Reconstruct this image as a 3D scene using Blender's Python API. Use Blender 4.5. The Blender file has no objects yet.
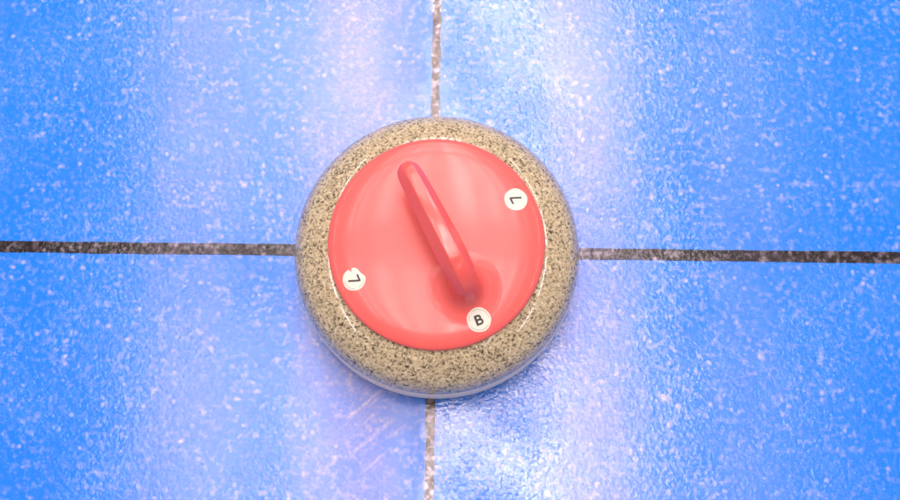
import bpy, bmesh, math, random
from mathutils import Vector, Matrix
random.seed(4)
PI = math.pi
scene = bpy.context.scene
COL = scene.collection

# ------------------------------------------------------------------ helpers
def link_mesh(name, bm, mats, parent=None, smooth=True, loc=None):
    bmesh.ops.recalc_face_normals(bm, faces=bm.faces[:])
    me = bpy.data.meshes.new(name)
    bm.to_mesh(me); bm.free()
    for m in mats: me.materials.append(m)
    if smooth:
        for p in me.polygons: p.use_smooth = True
    o = bpy.data.objects.new(name, me)
    COL.objects.link(o)
    if parent: o.parent = parent
    if loc: o.location = loc
    return o

def catmull(pts, n):
    """dense smooth sampling of a list of equal-length tuples"""
    out = []
    P = [pts[0]] + list(pts) + [pts[-1]]
    for i in range(1, len(P) - 2):
        a, b, c, d = P[i-1], P[i], P[i+1], P[i+2]
        for k in range(n):
            t = k / n
            out.append(tuple(0.5*((2*b[j]) + (-a[j]+c[j])*t + (2*a[j]-5*b[j]+4*c[j]-d[j])*t*t
                                  + (-a[j]+3*b[j]-3*c[j]+d[j])*t**3) for j in range(len(b))))
    out.append(tuple(pts[-1]))
    return out

def lathe(profile, seg=160, bm=None):
    bm = bm or bmesh.new()
    rings = []
    for r, z in profile:
        if r < 1e-6:
            rings.append([bm.verts.new((0, 0, z))])
        else:
            rings.append([bm.verts.new((r*math.cos(2*PI*i/seg), r*math.sin(2*PI*i/seg), z)) for i in range(seg)])
    for a, b in zip(rings, rings[1:]):
        for i in range(seg):
            j = (i+1) % seg
            if len(a) == 1 and len(b) == 1: continue
            if len(a) == 1: bm.faces.new((a[0], b[i], b[j]))
            elif len(b) == 1: bm.faces.new((a[i], b[0], a[j]))
            else: bm.faces.new((a[i], b[i], b[j], a[j]))
    return bm

class NT:
    """tiny node helper"""
    def __init__(self, name):
        self.m = bpy.data.materials.new(name); self.m.use_nodes = True
        self.t = self.m.node_tree; self.t.nodes.clear()
        self.out = self.n('ShaderNodeOutputMaterial')
        self.b = self.n('ShaderNodeBsdfPrincipled')
        self.l(self.b.outputs[0], self.out.inputs[0])
    def n(self, k, **kw):
        x = self.t.nodes.new(k)
        for a, v in kw.items(): setattr(x, a, v)
        return x
    def l(self, a, b): self.t.links.new(a, b)
    def put(self, sock, v):
        if isinstance(v, bpy.types.NodeSocket): self.l(v, sock)
        else: sock.default_value = v
    def math(self, op, a, b=None, clamp=False):
        x = self.n('ShaderNodeMath', operation=op, use_clamp=clamp)
        self.put(x.inputs[0], a)
        if b is not None: self.put(x.inputs[1], b)
        return x.outputs[0]
    def rng(self, v, a, b, c=0.0, d=1.0):
        x = self.n('ShaderNodeMapRange', interpolation_type='SMOOTHSTEP')
        self.put(x.inputs[0], v)
        for i, q in enumerate((a, b, c, d)): self.put(x.inputs[1+i], q)
        return x.outputs[0]
    def mix(self, f, a, b):
        x = self.n('ShaderNodeMix', data_type='RGBA')
        self.put(x.inputs[0], f); self.put(x.inputs[6], a); self.put(x.inputs[7], b)
        return x.outputs[2]
    def noise(self, vec, scale, detail=2.0, rough=0.5):
        x = self.n('ShaderNodeTexNoise')
        self.l(vec, x.inputs['Vector'])
        x.inputs['Scale'].default_value = scale; x.inputs['Detail'].default_value = detail
        x.inputs['Roughness'].default_value = rough
        return x.outputs[0]
    def voro(self, vec, scale, feature='F1', rand=1.0):
        x = self.n('ShaderNodeTexVoronoi', feature=feature)
        self.l(vec, x.inputs['Vector'])
        x.inputs['Scale'].default_value = scale; x.inputs['Randomness'].default_value = rand
        return x
    def mapping(self, vec, rot=(0,0,0), scale=(1,1,1), loc=(0,0,0)):
        x = self.n('ShaderNodeMapping')
        self.l(vec, x.inputs[0]); x.inputs[1].default_value = loc
        x.inputs[2].default_value = rot; x.inputs[3].default_value = scale
        return x.outputs[0]

# ------------------------------------------------------------------ materials
def ice_material(name, base, base2, frost_amount, sheen_amount=1.0, spec=.44):
    """painted colour seen through pebbled, lightly frosted ice (world coordinates keep sheet and lines continuous)"""
    k = NT(name)
    pos = k.n('ShaderNodeNewGeometry').outputs['Position']
    flat = k.mapping(pos, scale=(1, 1, 0))
    warpn = k.n('ShaderNodeTexNoise'); k.l(flat, warpn.inputs['Vector'])
    warpn.inputs['Scale'].default_value = 90
    wv = k.n('ShaderNodeVectorMath', operation='MULTIPLY_ADD')
    k.l(warpn.outputs['Color'], wv.inputs[0]); wv.inputs[1].default_value = (.004, .004, 0); k.l(flat, wv.inputs[2])
    vec = wv.outputs[0]
    # pebble droplets of two sizes
    d1 = k.voro(vec, 175).outputs['Distance']
    d2 = k.voro(vec, 260).outputs['Distance']
    h1 = k.rng(d1, .62, .05)
    h2 = k.rng(d2, .60, .05)
    fine = k.noise(flat, 420, 3, .6)
    h = k.math('ADD', k.math('MULTIPLY', h1, .5), k.math('MULTIPLY', h2, .40))
    h = k.math('ADD', h, k.math('MULTIPLY', k.rng(k.noise(flat, 210, 2, .5), .30, .70), .75))
    h = k.math('ADD', h, k.math('MULTIPLY', fine, .30))
    # worn flat patch left of the vertical line, where stones have slid
    sx = k.n('ShaderNodeSeparateXYZ'); k.l(pos, sx.inputs[0])
    X, Y = sx.outputs[0], sx.outputs[1]
    wob = k.math('MULTIPLY', k.math('SUBTRACT', k.noise(flat, 22, 3), .5), .07)
    Xw = k.math('ADD', X, wob)
    worn = k.math('MULTIPLY', k.rng(Xw, -.15, -.10), k.rng(Xw, -.022, -.030))
    worn = k.math('MULTIPLY', worn, k.rng(Y, -.02, -.10))
    worn2 = k.math('MULTIPLY', k.rng(Xw, -.10, -.06), k.rng(Xw, -.022, -.030))
    worn2 = k.math('MULTIPLY', worn2, k.rng(Y, .14, .2))
    worn = k.math('MAXIMUM', worn, k.math('MULTIPLY', worn2, .8))
    patch = k.rng(k.noise(flat, 7, 3), .38, .62, .35, 1.0)
    amp = k.math('MULTIPLY', patch, k.math('SUBTRACT', 1.0, k.math('MULTIPLY', worn, .86)))
    fresh = k.math('MULTIPLY', k.rng(Xw, -.02, .0), k.rng(Xw, .15, .07))
    amp = k.math('MULTIPLY', amp, k.math('ADD', .66, k.math('MULTIPLY', fresh, .62)))
    h = k.math('MULTIPLY', h, amp)
    # lengthwise pale bands: lamp-row sheen painted into the ice colour as matte frost
    sheen_film = None
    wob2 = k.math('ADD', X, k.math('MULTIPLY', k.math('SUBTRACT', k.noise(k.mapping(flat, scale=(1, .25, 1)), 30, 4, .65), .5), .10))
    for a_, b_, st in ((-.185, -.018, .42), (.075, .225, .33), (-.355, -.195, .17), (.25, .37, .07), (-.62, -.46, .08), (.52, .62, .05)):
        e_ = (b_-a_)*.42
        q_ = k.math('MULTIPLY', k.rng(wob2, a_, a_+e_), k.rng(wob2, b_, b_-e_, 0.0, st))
        sheen_film = q_ if sheen_film is None else k.math('MAXIMUM', sheen_film, q_)
    sheen_film = k.math('MULTIPLY', sheen_film, k.rng(k.noise(flat, 14, 4, .65), .28, .66, .30, 1.0))
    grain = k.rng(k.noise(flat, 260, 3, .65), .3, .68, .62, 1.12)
    sheen_film = k.math('MULTIPLY', k.math('MULTIPLY', sheen_film, grain), sheen_amount, clamp=True)
    # diagonal scrape marks in the worn patch
    c40, s40 = math.cos(math.radians(40)), math.sin(math.radians(40))
    U = k.math('ADD', k.math('MULTIPLY', X, c40), k.math('MULTIPLY', Y, s40))
    V = k.math('SUBTRACT', k.math('MULTIPLY', Y, c40), k.math('MULTIPLY', X, s40))
    V = k.math('ADD', V, k.math('MULTIPLY', k.math('SUBTRACT', k.noise(flat, 70, 3), .5), .004))
    scr = None
    for u0, u1, v0, wd, st in ((-.1965, -.150, -.0688, .0022, .9), (-.2167, -.158, -.1000, .0034, .8), (-.2194, -.186, -.1215, .0020, .7),
                               (-.2151, -.193, -.0719, .0018, .4), (-.205, -.165, -.0835, .0012, .35), (-.178, -.150, -.112, .0010, .4)):
        q_ = k.rng(k.math('ABSOLUTE', k.math('SUBTRACT', V, v0)), wd, wd*.2, 0.0, st)
        q_ = k.math('MULTIPLY', q_, k.math('MULTIPLY', k.rng(U, u0-.006, u0+.010), k.rng(U, u1+.004, u1-.012)))
        scr = q_ if scr is None else k.math('MAXIMUM', scr, q_)
    scr = k.math('MULTIPLY', scr, k.rng(k.noise(flat, 230, 2), .3, .6, .35, 1.0))
    # frost: soft blotches, small specks, and rare bright grains
    f1 = k.math('MULTIPLY', k.rng(k.noise(flat, 130, 2, .5), .46, .74), .8)
    for sc_, lo in ((115, .55), (190, .62)):
        cv = k.voro(vec, sc_)
        cs = k.n('ShaderNodeSeparateColor'); k.l(cv.outputs['Color'], cs.inputs[0])
        f1 = k.math('ADD', f1, k.math('MULTIPLY', k.rng(cv.outputs['Distance'], .52, .06), k.rng(cs.outputs[1], lo, 1.0)))
    f2 = k.rng(k.noise(flat, 24, 4, .6), .36, .68, .25, 1.0)
    cellv = k.voro(vec, 95)
    spark = k.math('MULTIPLY', k.rng(cellv.outputs['Distance'], .30, .08),
                   k.math('GREATER_THAN', k.n('ShaderNodeSeparateColor').outputs[0], 2.0))
    sc = k.n('ShaderNodeSeparateColor'); k.l(cellv.outputs['Color'], sc.inputs[0])
    spark = k.math('MULTIPLY', k.rng(cellv.outputs['Distance'], .34, .10), k.rng(sc.outputs[0], .72, .95))
    near = k.rng(k.math('ABSOLUTE', Xw), .42, .16, .75, 1.35)
    f1 = k.math('MULTIPLY', f1, near)
    frost = k.math('MULTIPLY', k.math('MULTIPLY', f1, f2), frost_amount)
    frost = k.math('ADD', frost, k.math('MULTIPLY', spark, .62*min(1, frost_amount*1.6)))
    frost = k.math('ADD', frost, k.math('MULTIPLY', worn, .05))
    frost = k.math('ADD', frost, k.math('MULTIPLY', scr, .55), clamp=True)
    tone = k.mix(k.noise(flat, 60, 4, .6), base, base2)
    tone = k.mix(sheen_film, tone, (.62, .51, .80, 1))
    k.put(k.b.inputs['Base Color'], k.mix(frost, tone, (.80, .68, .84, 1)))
    bump = k.n('ShaderNodeBump'); bump.inputs['Strength'].default_value = 1.0
    bump.inputs['Distance'].default_value = .00050
    k.l(h, bump.inputs['Height'])
    soft = k.n('ShaderNodeBump'); soft.inputs['Strength'].default_value = 1.0
    soft.inputs['Distance'].default_value = .00006
    k.l(h, soft.inputs['Height'])
    k.l(soft.outputs[0], k.b.inputs['Normal'])
    k.l(bump.outputs[0], k.b.inputs['Coat Normal'])
    k.put(k.b.inputs['Roughness'], k.math('ADD', k.rng(k.noise(flat, 9, 3), .3, .7, .17, .24), k.math('MULTIPLY', worn, .18)))
    k.b.inputs['IOR'].default_value = 1.5
    k.put(k.b.inputs['Specular IOR Level'], k.math('MULTIPLY', k.math('SUBTRACT', 1.0, k.math('MULTIPLY', fresh, .75)), spec))
    k.b.inputs['Specular Tint'].default_value = (1, .80, .84, 1)
    cw = k.math('SUBTRACT', k.math('ADD', .42, k.math('MULTIPLY', fresh, .46)), k.math('MULTIPLY', sheen_film, .6), clamp=True)
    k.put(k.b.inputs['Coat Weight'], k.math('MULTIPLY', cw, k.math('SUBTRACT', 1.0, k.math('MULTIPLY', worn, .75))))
    k.b.inputs['Coat Roughness'].default_value = .06
    k.b.inputs['Coat IOR'].default_value = 1.8
    return k.m

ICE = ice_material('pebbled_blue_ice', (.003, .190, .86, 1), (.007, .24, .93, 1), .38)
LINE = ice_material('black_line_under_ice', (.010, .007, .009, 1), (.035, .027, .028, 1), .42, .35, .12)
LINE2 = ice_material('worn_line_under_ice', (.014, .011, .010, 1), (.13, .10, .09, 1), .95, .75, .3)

def granite_material():
    k = NT('polished_granite')
    pos = k.n('ShaderNodeTexCoord').outputs['Object']
    w = k.n('ShaderNodeTexNoise'); k.l(pos, w.inputs['Vector']); w.inputs['Scale'].default_value = 300
    wv = k.n('ShaderNodeVectorMath', operation='MULTIPLY_ADD')
    k.l(w.outputs['Color'], wv.inputs[0]); wv.inputs[1].default_value = (.004,)*3; k.l(pos, wv.inputs[2])
    v = wv.outputs[0]
    cells = k.voro(v, 560)
    sc = k.n('ShaderNodeSeparateColor'); k.l(cells.outputs['Color'], sc.inputs[0])
    ramp = k.n('ShaderNodeValToRGB'); k.l(sc.outputs[0], ramp.inputs[0])
    e = ramp.color_ramp; e.interpolation = 'CONSTANT'
    e.elements[0].position = 0; e.elements[0].color = (.075, .058, .04, 1)
    e.elements[1].position = .09; e.elements[1].color = (.22, .185, .12, 1)
    for p, c in ((.20, (.40, .325, .205, 1)), (.42, (.52, .425, .27, 1)), (.68, (.60, .495, .325, 1)), (.90, (.70, .60, .42, 1))):
        x = e.elements.new(p); x.color = c
    c = ramp.outputs[0]
    blot = k.rng(k.noise(pos, 45, 3), .35, .65)
    c = k.mix(k.math('MULTIPLY', blot, .22), c, (.60, .47, .30, 1))
    dark = k.rng(k.noise(v, 330, 2, .6), .60, .66)
    c = k.mix(k.math('MULTIPLY', dark, .8), c, (.06, .048, .035, 1))
    k.put(k.b.inputs['Base Color'], c)
    k.b.inputs['Roughness'].default_value = .16
    k.b.inputs['IOR'].default_value = 1.55
    k.b.inputs['Coat Weight'].default_value = .7
    k.b.inputs['Coat Roughness'].default_value = .035
    k.b.inputs['Coat IOR'].default_value = 1.55
    k.b.inputs['Specular IOR Level'].default_value = .3
    b = k.n('ShaderNodeBump'); b.inputs['Strength'].default_value = .25; b.inputs['Distance'].default_value = .0002
    k.l(k.noise(pos, 60, 2), b.inputs['Height']); k.l(b.outputs[0], k.b.inputs['Normal'])
    return k.m
GRANITE = granite_material()

def band_material():
    k = NT('frosted_granite_band')
    pos = k.n('ShaderNodeTexCoord').outputs['Object']
    c = k.mix(k.rng(k.noise(pos, 420, 2), .38, .62), (.90, .74, .60, 1), (.97, .83, .69, 1))
    k.put(k.b.inputs['Base Color'], c); k.b.inputs['Roughness'].default_value = .6
    b = k.n('ShaderNodeBump'); b.inputs['Strength'].default_value = .4; b.inputs['Distance'].default_value = .0003
    k.l(k.noise(pos, 600, 2), b.inputs['Height']); k.l(b.outputs[0], k.b.inputs['Normal'])
    return k.m
BAND = band_material()

def red_plastic(name, a, b2, rough, bump=.3, coat=.28):
    k = NT(name)
    pos = k.n('ShaderNodeTexCoord').outputs['Object']
    k.put(k.b.inputs['Base Color'], k.mix(k.rng(k.noise(pos, 35, 4, .6), .3, .7), a, b2))
    sm = k.rng(k.noise(pos, 55, 4, .65), .35, .7, rough*.92, rough*1.15)
    k.put(k.b.inputs['Roughness'], sm)
    k.b.inputs['IOR'].default_value = 1.43
    k.b.inputs['Coat Weight'].default_value = coat
    k.b.inputs['Coat Roughness'].default_value = rough*.35
    k.b.inputs['Subsurface Weight'].default_value = 0
    bp = k.n('ShaderNodeBump'); bp.inputs['Strength'].default_value = bump; bp.inputs['Distance'].default_value = .0004
    k.l(k.noise(pos, 40, 3), bp.inputs['Height']); k.l(bp.outputs[0], k.b.inputs['Normal'])
    return k.m
RED = red_plastic('red_cap_plastic', (.81, .120, .112, 1), (.825, .130, .120, 1), .33, .10)
REDH = red_plastic('red_handle_plastic', (.80, .11, .10, 1), (.82, .12, .108, 1), .165, .02, .12)

def plain(name, c, rough):
    k = NT(name)
    pos = k.n('ShaderNodeTexCoord').outputs['Object']
    d = tuple(x*.86 for x in c[:3]) + (1,)
    k.put(k.b.inputs['Base Color'], k.mix(k.noise(pos, 300, 3), c, d))
    k.b.inputs['Roughness'].default_value = rough
    return k.m
PAPER = plain('sticker_paper', (.84, .80, .70, 1), .45)
RINGM = plain('sticker_ring_print', (.46, .42, .36, 1), .5)
INK = plain('black_ink', (.025, .02, .02, 1), .5)

# ------------------------------------------------------------------ ice and its lines
bm = bmesh.new()
S = 3.0
vs = [bm.verts.new(p) for p in ((-S, -S, 0), (S, -S, 0), (S, S, 0), (-S, S, 0))]
bm.faces.new(vs)
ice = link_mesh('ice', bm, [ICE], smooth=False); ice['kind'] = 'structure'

ROT = math.radians(-.74)
CROSS = (-.0182, -.0021)
def strip(name, a0, a1, half, horiz, z, mat):
    bm = bmesh.new()
    n = 1600
    rows = []
    e1 = e2 = 0.0
    for i in range(n+1):
        s = a0 + (a1-a0)*i/n
        e1 = e1*.72 + random.uniform(-1, 1)*(.00025 if horiz else .0006); e2 = e2*.72 + random.uniform(-1, 1)*(.00025 if horiz else .0006)
        j1, j2 = e1, e2
        p = ((s, -half+j1), (s, half+j2)) if horiz else ((-half+j1, s), (half+j2, s))
        rows.append([bm.verts.new((x, y, 0)) for x, y in p])
    for a, b in zip(rows, rows[1:]): bm.faces.new((a[0], b[0], b[1], a[1]))
    o = link_mesh(name, bm, [mat], smooth=False, loc=(CROSS[0], CROSS[1], z))
    o.rotation_euler = (0, 0, ROT); o['kind'] = 'structure'
    return o
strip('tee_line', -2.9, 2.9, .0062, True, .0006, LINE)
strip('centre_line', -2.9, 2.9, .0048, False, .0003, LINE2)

# ------------------------------------------------------------------ the stone
CX, CY = -.0133, -.0185
stone = bpy.data.objects.new('curling_stone', None)
COL.objects.link(stone); stone.location = (CX, CY, 0)
stone['label'] = 'speckled beige granite curling stone with red plastic cap and handle on blue ice'
stone['category'] = 'curling stone'

R0, ZT, ZB = .1437, .066, .043
prof = [(0, .016), (.030, .013), (.050, .006), (.058, .0012), (.062, 0), (.066, .0006)]
def shoulder(a, zc, b, rin, n, e=2.25):
    return [(rin + a*math.cos(t)**(2/e), zc + b*math.sin(t)**(2/e)) for t in [PI/2*i/n for i in range(n+1)]]
low = [(r, ZB - (z-ZB)) for r, z in shoulder(R0-.066, ZB, .0454, .066, 26)]
prof += low[::-1][1:]
up = shoulder(R0-.066, ZT, .0475, .066, 34)
prof += [(R0, .051), (R0, .061)] + up
prof += [(.04, ZT+.0476), (0, ZT+.0476)]
body = link_mesh('granite_body', lathe(prof, 192), [GRANITE], stone)
bprof = [(R0-.0006, ZB-.009), (R0+.0003, ZB-.006), (R0+.0006, ZB), (R0+.0007, .056), (R0+.0006, ZT), (R0+.0003, ZT+.003), (R0-.0006, ZT+.006)]
link_mesh('striking_band', lathe(bprof, 192), [BAND], body)

# red cap: thick rolled rim, then a shallow dome
CAPP = [(.1045, .1085), (.1058, .1098), (.1061, .1116), (.1052, .1135), (.1028, .1151), (.0992, .1164),
        (.0945, .1176), (.0885, .1186), (.080, .1194), (.066, .1201), (.050, .1206), (.030, .1209), (.012, .1210), (0, .1210)]
CAPD = catmull(CAPP, 6)
CAPD[-1] = (0, CAPD[-1][1])
cap = link_mesh('cap', lathe([(0, .1140), (.098, .1140), (.1005, .1090)] + CAPD, 192), [RED], stone)
def cap_z(x, y):
    r = math.hypot(x, y)
    for (r1, z1), (r2, z2) in zip(CAPD[20:], CAPD[21:]):
        if r2 <= r <= r1:
            return z1 + (z2-z1)*(r1-r)/max(1e-9, r1-r2)
    return .121

# handle: flared foot, gooseneck, six-sided grip with softened edges
T = Vector((-.0424-CX, .0454-CY)); B = Vector((.0125-CX, -.0625-CY)); F = Vector((.0135-CX, -.0672-CY))
gdir = (T - B).normalized()
gl = (T - B).length
side = Vector((-gdir.y, gdir.x, 0))
def q(s, z): return (B.x + gdir.x*s, B.y + gdir.y*s, z)
# s, z, half width, half height, roundness (1 round .. 0 faceted)
FOOT_R = .037
def foot_h(r):
    if r >= FOOT_R: return -.0002
    u = min(1, (FOOT_R-r)/.012)
    return .0012*u*u*(3-2*u) + .0125*((FOOT_R-r)/(FOOT_R-.0150))**4.6
key = [(-.0030, .1352, .0150, .0146, 1), (-.0022, .1402, .0147, .0134, .85), (.0012, .1468, .0146, .0124, .5), (.0062, .1525, .0147, .0116, .25),
       (.0135, .1570, .0149, .0111, .08), (.024, .1603, .0149, .0107, .0), (.042, .1625, .0146, .0105, 0), (.065, .1638, .0140, .0101, 0),
       (.088, .1640, .0133, .0097, 0), (.104, .1634, .0127, .0091, .02), (.1135, .1626, .0118, .0083, .1), (.1188, .1618, .0098, .0068, .3),
       (.1216, .1611, .0068, .0046, .6), (.1228, .1607, .0030, .0020, 1)]
samp = catmull(key, 8)
pts = [Vector(q(k[0], k[1])) for k in samp]
# unit grip section: six flats, corners cut twice
poly = [Vector(p) for p in ((1, -.15), (.34, 1), (-.50, 1), (-1, -.15), (-.55, -1), (.55, -1))]
for cut in (.035, .25):
    new = []
    for i, p in enumerate(poly):
        a, b = poly[i-1], poly[(i+1) % len(poly)]
        new += [p + (a-p)*cut, p + (b-p)*cut]
    poly = new
def polar(th):
    d = Vector((math.cos(th), math.sin(th))); best = 1
    for i, p in enumerate(poly):
        e2 = poly[(i+1) % len(poly)] - p
        den = d.x*e2.y - d.y*e2.x
        if abs(den) < 1e-9: continue
        t = (p.x*e2.y - p.y*e2.x)/den
        v = (p.x*d.y - p.y*d.x)/den
        if t > 0 and -1e-6 <= v <= 1+1e-6: best = t
    return best
SEG = 144
PR = [polar(2*PI*j/SEG) for j in range(SEG)]
bm = bmesh.new(); rings = []
fc = Vector((q(-.0030, 0)[0], q(-.0030, 0)[1]))
n = 48
for i in range(n+1):                      # flared foot follows the dome of the cap
    r = FOOT_R + .001 - (FOOT_R + .001 - .0150)*i/n
    ring = []
    for j in range(SEG):
        th = 2*PI*j/SEG
        o = fc + Vector((side.x, side.y))*(r*math.cos(th)) + Vector((-side.y, side.x))*(r*math.sin(th))
        ring.append(bm.verts.new((o.x, o.y, cap_z(o.x, o.y) + foot_h(r))))
    rings.append(ring)
NF = len(rings)
for i, k in enumerate(samp):
    a = pts[max(0, i-1)]; b = pts[min(len(pts)-1, i+1)]
    t = (b - a).normalized()
    nrm = side.cross(t) if side.cross(t).dot(Vector((-gdir.x, -gdir.y, 0)) + Vector((0, 0, 1))) > 0 else t.cross(side)
    nrm.normalize()
    ring = []
    for j in range(SEG):
        th = 2*PI*j/SEG
        rr = k[4] + (1-k[4])*PR[j]
        ring.append(bm.verts.new(pts[i] + side*(k[2]*rr*math.cos(th)) + nrm*(k[3]*rr*math.sin(th))))
    rings.append(ring)
for n_, (a, b) in enumerate(zip(rings, rings[1:])):
    for j in range(SEG):
        f_ = bm.faces.new((a[j], a[(j+1) % SEG], b[(j+1) % SEG], b[j]))
        f_.material_index = 0 if n_ < NF + 6 else 1
bm.faces.new(rings[-1]).material_index = 1
handle = link_mesh('handle', bm, [RED, REDH], stone)

# ------------------------------------------------------------------ stickers with their characters
def stroke(bm, pl, w, place, dz, mat=0):
    """a mitred polyline of width w, laid onto the cap"""
    L = [Vector(p) for p in pl]; pairs = []
    for i, p in enumerate(L):
        d1 = (p - L[i-1]).normalized() if i else (L[1]-p).normalized()
        d2 = (L[i+1]-p).normalized() if i < len(L)-1 else d1
        n1 = Vector((-d1.y, d1.x)); n2 = Vector((-d2.y, d2.x))
        m = (n1+n2).normalized(); m *= (w/2)/max(.35, m.dot(n1))
        pairs.append((place(p+m, dz), place(p-m, dz)))
    vs = [(bm.verts.new(a), bm.verts.new(b)) for a, b in pairs]
    for a, b in zip(vs, vs[1:]):
        f = bm.faces.new((a[0], b[0], b[1], a[1])); f.material_index = mat

def sticker(px, py, cw, rad, glyph, label, tear=None, ring=None):
    """cw: clockwise turn of the character in degrees, seen from above"""
    lx, ly = px-CX, py-CY
    a = -math.radians(cw)
    def place(p, dz):
        x = lx + p[0]*math.cos(a) - p[1]*math.sin(a); y = ly + p[0]*math.sin(a) + p[1]*math.cos(a)
        return (x, y, cap_z(x, y) + max(0, foot_h(math.hypot(x-fc.x, y-fc.y))) + dz)
    def world_rad(ang):       # torn edge, angle in the stone's own axes
        r = rad*(1 + .012*math.sin(5*ang) )
        if tear:
            for c, wdt, dep in tear:
                d = abs((ang - c + PI) % (2*PI) - PI)
                r -= rad*dep*max(0, 1 - d/wdt)
        return r
    bm = bmesh.new(); n = 96
    for rings_ in (1,):
        prev = None
        c = bm.verts.new(place((0, 0), .0004))
        for s in (.33, .66, 1.0, 1.0):
            dz = .0004 if prev is None or s < 1 or len(prev) and s == 1.0 and not getattr(sticker, 'edge', False) else .0
            cur = []
            for i in range(n):
                wa = 2*PI*i/n
                r = world_rad(wa)*s
                la = wa - a
                cur.append(bm.verts.new(place((r*math.cos(la), r*math.sin(la)), dz)))
            for i in range(n):
                j = (i+1) % n
                if prev is None: bm.faces.new((c, cur[i], cur[j]))
                else: bm.faces.new((prev[i], cur[i], cur[j], prev[j]))
            prev = cur
            sticker.edge = (s == 1.0)
        sticker.edge = False
    if ring:
        r0, arcs = ring
        for a0, a1 in arcs:
            m = 40
            stroke(bm, [(rad*r0*math.cos(math.radians(a0+(a1-a0)*i/m)-a), rad*r0*math.sin(math.radians(a0+(a1-a0)*i/m)-a)) for i in range(m+1)],
                   .0005, place, .0006, 1)
    st = link_mesh('sticker', bm, [PAPER, RINGM], stone, smooth=False)
    st['label'] = label
    bm = bmesh.new()
    if glyph == '7':
        h = .0108; w = .0062
        stroke(bm, [(-w*.5, h*.42), (w*.52, h*.42), (w*.50, h*.32), (-w*.12, -h*.54)], .0018, place, .0007)
        link_mesh('digit', bm, [INK], st, smooth=False)
    else:
        h = .0098; w = .0074; t = .0021
        x0 = -w*.5 + t/2
        stroke(bm, [(x0, -h*.5), (x0, h*.5)], t, place, .0007)
        def bowl(yb, yt, xr, dz):
            r = (yt-yb)/2; cy = (yt+yb)/2; pts_ = [(x0, yb)]
            for i in range(13):
                an = -PI/2 + PI*i/12
                pts_.append((xr - r + r*math.cos(an), cy + r*math.sin(an)))
            pts_.append((x0, yt))
            stroke(bm, pts_, t*.86, place, dz)
        bowl(.0002, h*.5-t*.43, w*.5-t*.85, .00075)
        bowl(-h*.5+t*.43, .0002, w*.5-t*.42, .0008)
        link_mesh('letter', bm, [INK], st, smooth=False)
    return st

sticker(.0645, .0234, 243, .0113, '7', 'plain round white sticker with the number 7')
sticker(-.0924, -.0564, 66, .0111, '7', 'round white sticker with the number 7 and torn upper edge',
        tear=[(math.radians(112), .16, .36), (math.radians(38), .5, .20), (math.radians(62), .4, .12)],
        ring=(.84, ((190, 245), (250, 275), (300, 360))))
sticker(.0277, -.0961, -21, .0116, 'B', 'round white sticker with a bold letter B in a thin ring',
        ring=(.84, ((10, 140), (150, 190), (215, 335))))

# ------------------------------------------------------------------ lamps: rows of ceiling fixtures over the sheet
def lamp(x, y, z, power, sx=.12, sy=1.12, col=(1, .86, .83)):
    l = bpy.data.lights.new('ceiling_lamp', 'AREA'); l.shape = 'RECTANGLE'
    l.size = sx; l.size_y = sy; l.energy = power; l.color = col
    o = bpy.data.objects.new('ceiling_lamp', l); COL.objects.link(o); o.location = (x, y, z)
    return o
H = 3.2
for x, k in ((-2.7, .8), (-1.0, .5), (-.72, .30), (-.42, .62), (-.18, .50), (.14, 1.15), (.38, .62), (.62, .50), (1.2, .22), (2.8, .8)):
    for y in (.0, 1.42, 2.84, 4.26) + ((-1.42,) if abs(x) > 1.1 else ()):
        lamp(x, y, H, 11.8*k)

w = bpy.data.worlds.new('World'); scene.world = w; w.use_nodes = True
bg = w.node_tree.nodes['Background']
bg.inputs[0].default_value = (1.0, .93, .90, 1); bg.inputs[1].default_value = 1.0

nt = w.node_tree
tc = nt.nodes.new('ShaderNodeTexCoord'); sp = nt.nodes.new('ShaderNodeSeparateXYZ'); rp = nt.nodes.new('ShaderNodeValToRGB')
nt.links.new(tc.outputs['Generated'], sp.inputs[0]); nt.links.new(sp.outputs[2], rp.inputs[0]); nt.links.new(rp.outputs[0], bg.inputs[0])
rp.color_ramp.elements[0].position = .0; rp.color_ramp.elements[0].color = (.80, .70, .66, 1)
rp.color_ramp.elements[1].position = .55; rp.color_ramp.elements[1].color = (.19, .17, .165, 1)
x = rp.color_ramp.elements.new(.22); x.color = (.62, .55, .52, 1)

# ------------------------------------------------------------------ camera
cam = bpy.data.cameras.new('camera'); co = bpy.data.objects.new('camera', cam); COL.objects.link(co)
co.location = (0, -.29244, 1.26668); co.rotation_euler = (math.radians(13), 0, 0)
cam.sensor_width = 36; cam.lens = 36*1216/900; cam.clip_end = 50; cam.clip_start = .05
scene.camera = co
scene.view_settings.view_transform = 'Standard'; scene.view_settings.look = 'None'; scene.view_settings.exposure = 0
scene.cycles.use_denoising = True
scene.cycles.filter_width = 1.6
